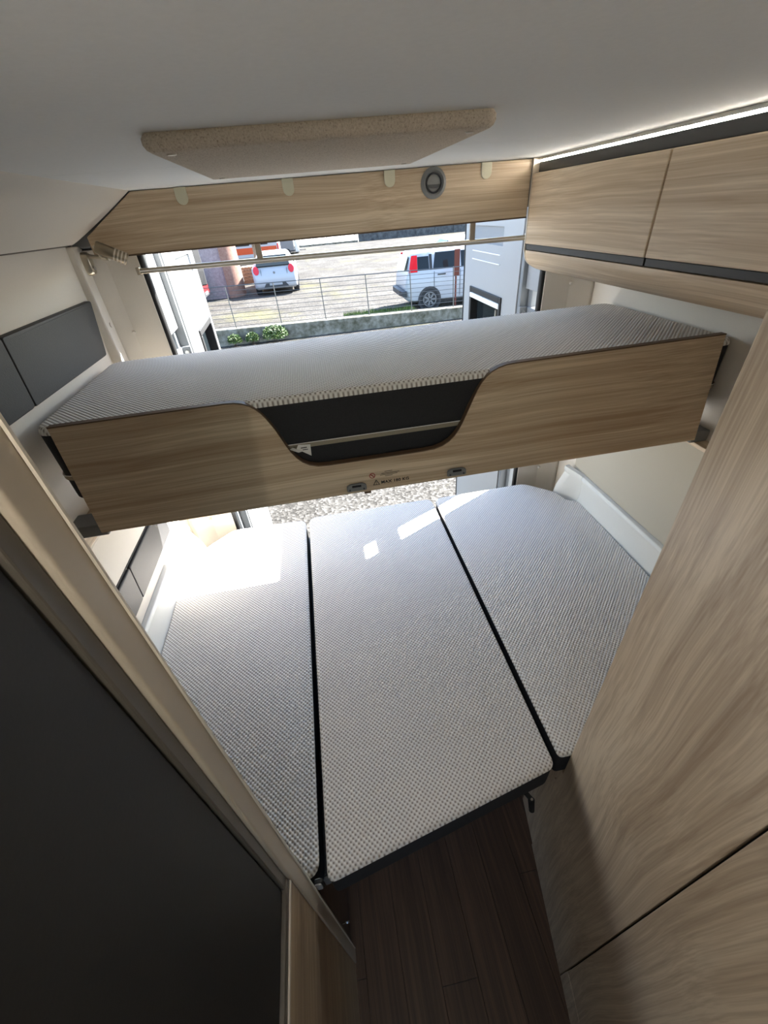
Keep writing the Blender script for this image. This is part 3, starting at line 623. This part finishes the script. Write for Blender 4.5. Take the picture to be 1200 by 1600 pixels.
HB=[(-2.13,0.36,0.62,0.63,0.78,0.70),(-2.08,0.27,0.80,0.82,0.84,0.74),(-2.0,0.22,0.96,1.00,0.875,0.74),(-1.82,0.20,1.0,1.13,0.885,0.68),(-1.48,0.2,0.99,1.37,0.89,0.62),(-0.9,0.2,0.97,1.45,0.89,0.61),(0.1,0.2,0.95,1.45,0.89,0.61),(0.7,0.2,0.93,1.28,0.89,0.62),(1.15,0.2,0.93,0.99,0.88,0.70),(1.75,0.22,0.80,0.86,0.85,0.66),(2.05,0.26,0.60,0.66,0.78,0.6),(2.13,0.36,0.5,0.52,0.65,0.5)]
def hatchback(name, loc, rotz, paint, label):
    t=car(name,loc,rotz,HB,(-1.28,1.28),paint,label)
    side_glass(t,HB,-1.35,-0.35,1.02,1.33,xt0=-1.15); side_glass(t,HB,-0.29,0.62,1.0,1.34,xt1=0.3)
    G().slab([(-2.03,0.68,1.01),(-2.03,-0.68,1.01),(-1.60,-0.57,1.335),(-1.60,0.57,1.335)][::-1],0.04).build('rear_window','dglass',t)
    for s in (-1,1):
        ov=[( -2.07+0.10*((k-8)/8 if False else 0)+0.03*math.sin(a),s*0.70+0.115*math.cos(a),0.90+0.15*math.sin(a)) for k,a in enumerate([2*math.pi*i/16 for i in range(16)])]
        ov=[(p[0]+0.02*abs(p[1])/0.8,p[1],p[2]) for p in ov]
        G().loft([[(p[0]-0.035,p[1],p[2]) for p in ov],[(p[0]+0.09,p[1]*1.0,p[2]) for p in ov]]).build('tail_lamp','pink_lens',t,0.01)
        m=G().loft([[(x,s*(0.97+a),1.0+b) for a,b in ((-0.06,-0.05),(0.08,-0.06),(0.09,0.05),(-0.05,0.06))] for x in (0.55,0.66)]).build('mirror','bumper',t,0.02)
    G().slab([(-2.145,-0.50,0.30),(-2.145,0.50,0.30),(-2.145,0.40,0.44),(-2.145,-0.40,0.44)][::-1],0.05).build('bumper_insert','bumper',t)
    G().slab([(-2.155,-0.26,0.36),(-2.155,0.26,0.36),(-2.155,0.26,0.45),(-2.155,-0.26,0.45)][::-1],0.02).build('number_plate','plate',t)
    G().ext(circle((0.0,0.80),0.045,14),'x',-2.105,-2.06).build('badge','silver',t)
    g=G()
    for s in (-1,1): g.box(-2.105,-2.06,s*0.52-0.005,s*0.52+0.005,0.70,0.95)
    g.box(-2.115,-2.07,-0.52,0.52,0.665,0.675); g.build('tailgate_seam','bumper',t)
    return t
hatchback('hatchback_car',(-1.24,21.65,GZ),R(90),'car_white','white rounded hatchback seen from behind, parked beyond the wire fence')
hatchback('hatchback_car',(-6.05,18.9,GZ),R(180),'red_paint','red car peeking out between the left door and the mauve wall')
hatchback('hatchback_car',(-5.4,14.8,GZ),R(80),'blue_paint','blue car glimpsed through the hinge gap of the left door')
hatchback('hatchback_car',(7.35,19.2,GZ),R(0),'car_white','white car roof showing behind the boxy white car')
PD=[(-1.80,0.42,0.66,0.67,0.70,0.62),(-1.76,0.30,0.90,0.92,0.77,0.70),(-1.70,0.26,1.02,1.06,0.80,0.72),(-1.62,0.24,1.02,1.36,0.81,0.66),(-1.50,0.22,1.02,1.49,0.815,0.64),(-1.1,0.22,1.02,1.54,0.82,0.64),(-0.2,0.22,1.0,1.56,0.82,0.64),(0.5,0.22,0.99,1.50,0.82,0.64),(0.98,0.22,0.98,1.18,0.82,0.66),(1.25,0.22,0.96,1.0,0.81,0.66),(1.62,0.25,0.84,0.88,0.78,0.6),(1.78,0.32,0.62,0.66,0.70,0.55),(1.82,0.4,0.52,0.54,0.6,0.5)]
pdc=car('small_car',(4.60,13.95,GZ),0,PD,(-1.10,1.14),'car_white','white boxy small car side-on behind the fence at right',wr=0.29)
side_glass(pdc,PD,-1.44,-1.10,1.05,1.38,xt0=-1.42); side_glass(pdc,PD,-1.085,-1.005,1.045,1.42,name='pillar_trim',mat='rubber'); side_glass(pdc,PD,-0.99,-0.21,1.045,1.45,xt0=-0.90); side_glass(pdc,PD,-0.15,0.80,1.04,1.44,xt1=0.55)
for s in (-1,1):
    side_glass(pdc,PD,-1.70,-1.45,1.02,1.42,both=(s,),xt0=-1.60,xt1=-1.43,name='tail_lamp',mat='red_lens',out=0.02)
    yy=s*0.827
    box('door_handle','bumper',pdc,-0.86,-0.62,yy-0.012,yy+0.012,0.90,0.93,0.006)
    g=G(); g.box(-0.965,-0.955,yy-0.006,yy+0.002,0.55,1.0); g.box(-0.19,-0.18,yy-0.006,yy+0.002,0.32,1.0); g.build('door_seam','bumper',pdc)
    G().loft([[(x,s*(0.93+a),1.04+b) for a,b in ((-0.1,-0.05),(0.06,-0.06),(0.07,0.06),(-0.08,0.06))] for x in (0.66,0.76)]).build('mirror','bumper',pdc,0.02)
G().slab([(-1.79,-0.56,1.06),(-1.79,0.56,1.06),(-1.655,0.52,1.40),(-1.655,-0.52,1.40)][::-1],0.02).build('rear_window','dglass',pdc)
G().loft([[(-1.78,-0.81,0.40),(-1.78,-0.81,0.56),(-1.90,-0.74,0.54),(-1.90,-0.74,0.42)],[(-1.84,-0.5,0.40),(-1.84,-0.5,0.58),(-1.95,-0.5,0.56),(-1.95,-0.5,0.42)],[(-1.84,0.5,0.40),(-1.84,0.5,0.58),(-1.95,0.5,0.56),(-1.95,0.5,0.42)],[(-1.78,0.81,0.40),(-1.78,0.81,0.56),(-1.90,0.74,0.54),(-1.90,0.74,0.42)]]).build('bumper_guard','bumper',pdc,0.01)
G().tube([(-1.3,0.1,1.53),(-1.36,0.1,1.60)],0.02,6).build('roof_aerial','bumper',pdc)
# ambulances and a box trailer at the far side of the lot
def ambulance(loc, label):
    t=thing('ambulance_van',loc,label,'van','parked vans at the far side of the lot',0,local=True)
    G().ext(rounded([(-2.6,0.35),(2.6,0.35),(2.6,1.2),(2.1,2.3),(-2.6,2.3)],0.12),'y',-0.95,0.95).build('body','car_white',t,0.05)
    for s in (-1,1):
        y=s*0.955
        box('stripe','orange',t,-2.55,2.5,y-s*0.02,y+s*0.01,0.58,0.97)
        for x0,x1 in ((-2.3,-0.8),(-0.5,0.6),(0.9,1.9)): box('side_window','dglass',t,x0,x1,y-s*0.02,y+s*0.012,1.10,1.65,0)
        for x in (-1.6,1.6): G().ext(circle((x,0.33),0.33),'y',min(y*1.01,y*0.8),max(y*1.01,y*0.8)).build('wheel','tyre',t,0.02)
    box('tail_lamp','red_lens',t,2.56,2.64,-0.97,-0.75,0.5,1.1)
    return t
ambulance((-4.25,37.2,GZ),'white ambulance with orange stripe behind the white hatchback')
bt=thing('box_trailer',(-1.15,43.0,GZ),'light grey box trailer beside the ambulance','trailer',None,0,local=True)
box('box','silver',bt,-0.55,0.55,-1.2,1.2,0.25,1.35,0.03); box('chassis','bumper',bt,-0.6,0.62,-1.22,1.22,0.16,0.25)
for s in (-1,1): G().ext(circle((0,0.2),0.2),'y',min(s*0.9,s*1.25),max(s*0.9,s*1.25)).build('wheel','tyre',bt)
G().tube([(0.55,-0.9,0.25),(1.5,-0.6,0.22)],0.04,6).build('drawbar','bumper',bt)
G().loft([[(0.62,-1.0,0.1),(0.62,1.0,0.1),(0.62,1.0,1.5),(0.62,-1.0,1.5)],[(1.0,-0.8,0.1),(1.0,0.8,0.1),(0.8,0.8,1.4),(0.8,-0.8,1.4)]]).build('front_fairing','paint',bt,0.05)
# building corner
bd=thing('building_corner',(-6.0,22.0,GZ),'mauve rendered building with a rounded salmon corner','building')
G().ext([(-12,20.1),(-3.26,20.1),(-3.26,20.6),(-4.3,26),(-12,26)],'z',GZ,4.5).build('wall','render_m',bd)
cy=[(-3.25,20.0)]+[(-3.25+0.62*math.sin(a),20.62-0.62*math.cos(a)) for a in [math.pi/2*k/10 for k in range(11)]]+[(-2.72,21.3),(-3.7,26),(-4.2,26),(-3.25,20.7)]
G().ext(cy,'z',GZ,4.5).build('corner_pillar','render_s',bd,smooth=True)
# pallets
for k in range(5):
    pt=thing('pallet',(-2.72,24.9,GZ+0.145*k),'weathered wooden pallet in the stack beside the salmon pillar, number %s up'%('one','two','three','four','five')[k],'pallet','stacked pallets')
    pt['label']=['lowest','second lowest','middle','second highest','topmost'][k]+' wooden pallet of the stack beside the salmon pillar'
    z=GZ+0.145*k
    for y in (23.6,23.95,24.3): box('block_runner','pallet',pt,-3.10,-2.34,y+0.9,y+0.99,z,z+0.10)
    for q in range(5): box('board','pallet',pt,-3.10+0.158*q,-3.10+0.158*q+0.125,24.45,25.35,z+0.1,z+0.125)
tag(G().box(-2.50,-2.26,26.0,26.2,GZ,2.6).build('concrete_post','conc',None,0.02),'plain grey concrete post rising behind the white hatchback','post')
# far wall and railing
cw=thing('far_wall',(10,50.0,GZ),'long dark concrete boundary wall at the far edge of the lot','wall')
for k in range(6): box('wall_panel','conc_dk',cw,5.9+k*2.0,5.9+k*2.0+1.97,49.9,50.1,GZ,0.24)
box('coping','road',cw,5.8,18.0,49.85,50.15,0.24,0.30)
fr=thing('far_railing',(2.5,50.0,GZ),'thin dark railing on a kerb at the far edge of the lot','railing')
for k in range(6): G().tube([(-1.5+1.4*k,50,GZ),(-1.5+1.4*k,50,0.40)],0.035,6).build('railing_post','bumper',fr)
G().tube([(-1.6,50,0.36),(5.8,50,0.36)],0.03,6).build('rail','bumper',fr); box('kerb','conc',fr,-2,5.8,49.9,50.1,GZ,-0.40)
rp=thing('rusty_post',(4.15,12.7,GZ),'rust red sheet post in front of the boxy white car','post')
box('stake','rust',rp,4.13,4.17,12.69,12.73,GZ,0.40); box('sheet','rust',rp,4.085,4.24,12.67,12.69,0.33,0.97,0.004)
# plants
def shrub(name, c, rx, rz, n, mat, label, size, group=None):
    t=thing(name,(c[0],c[1],GZ),label,'shrub',group)
    g=G()
    for i in range(n):
        a=random.uniform(0,2*math.pi); u=random.uniform(-0.3,1); rr=random.uniform(0.55,1)**0.5
        p=Vector((c[0]+math.cos(a)*math.sqrt(max(0,1-u*u))*rx*rr,c[1]+math.sin(a)*math.sqrt(max(0,1-u*u))*rx*0.7*rr,c[2]+u*rz*rr))
        d=Vector((random.uniform(-1,1),random.uniform(-1,1),random.uniform(-0.2,1))).normalized(); e=d.orthogonal().normalized()*size*0.4; q=p+d*size
        m=(p+q)/2+d.cross(e)*0.25
        g.add([p,m+e,q,m-e],[(0,1,2),(0,2,3)])
    f=g.build('foliage',mat,t); f['kind']='stuff'
    g=G()
    for k in range(4): g.tube([(c[0]+random.uniform(-0.05,0.05),c[1],GZ),(c[0]+random.uniform(-0.5,0.5)*rx,c[1],c[2]+rz*0.3)],0.008*max(1,rx*3),5)
    g.build('stems','bark',t)
    return t
gp='weeds along the kerb wall'
shrub('weed_shrub',(-2.02,11.42,-0.42),0.17,0.15,420,'leaf','small leafy weed at the kerb wall, nearest the left door',0.05,gp)
shrub('weed_shrub',(-1.58,11.42,-0.42),0.16,0.15,420,'leaf','small leafy weed at the kerb wall, middle one of three',0.05,gp)
shrub('weed_shrub',(-1.00,11.40,-0.38),0.32,0.22,900,'leaf','largest leafy weed at the kerb wall, right of two small ones',0.05,gp)
shrub('garden_tree',(9.6,17.5,1.5),2.0,2.0,2500,'leaf2','olive green bush glimpsed past the right door hinge',0.22)
def grass(name, x0,x1,y0,y1,n,mat,label,hh):
    g=G()
    for i in range(n):
        x=random.uniform(x0,x1); y=random.uniform(y0,y1); a=random.uniform(0,math.pi); l=hh*random.uniform(0.4,1)
        dx,dy=math.cos(a)*0.012,math.sin(a)*0.012; tx,ty=random.uniform(-0.04,0.04),random.uniform(-0.04,0.04)
        g.add([(x-dx,y-dy,GZ),(x+dx,y+dy,GZ),(x+tx,y+ty,GZ+l)],[(0,1,2)])
    return tag(g.build(name,mat),label,'grass',None,'stuff')
grass('grass_strip',0.9,2.9,11.95,13.0,7000,'leaf','bright green grass strip behind the kerb wall',0.30)
grass('grass_verge',-3.2,0.85,11.9,13.2,3600,'leaf2','sparse dry grass verge along the fence foot',0.14)
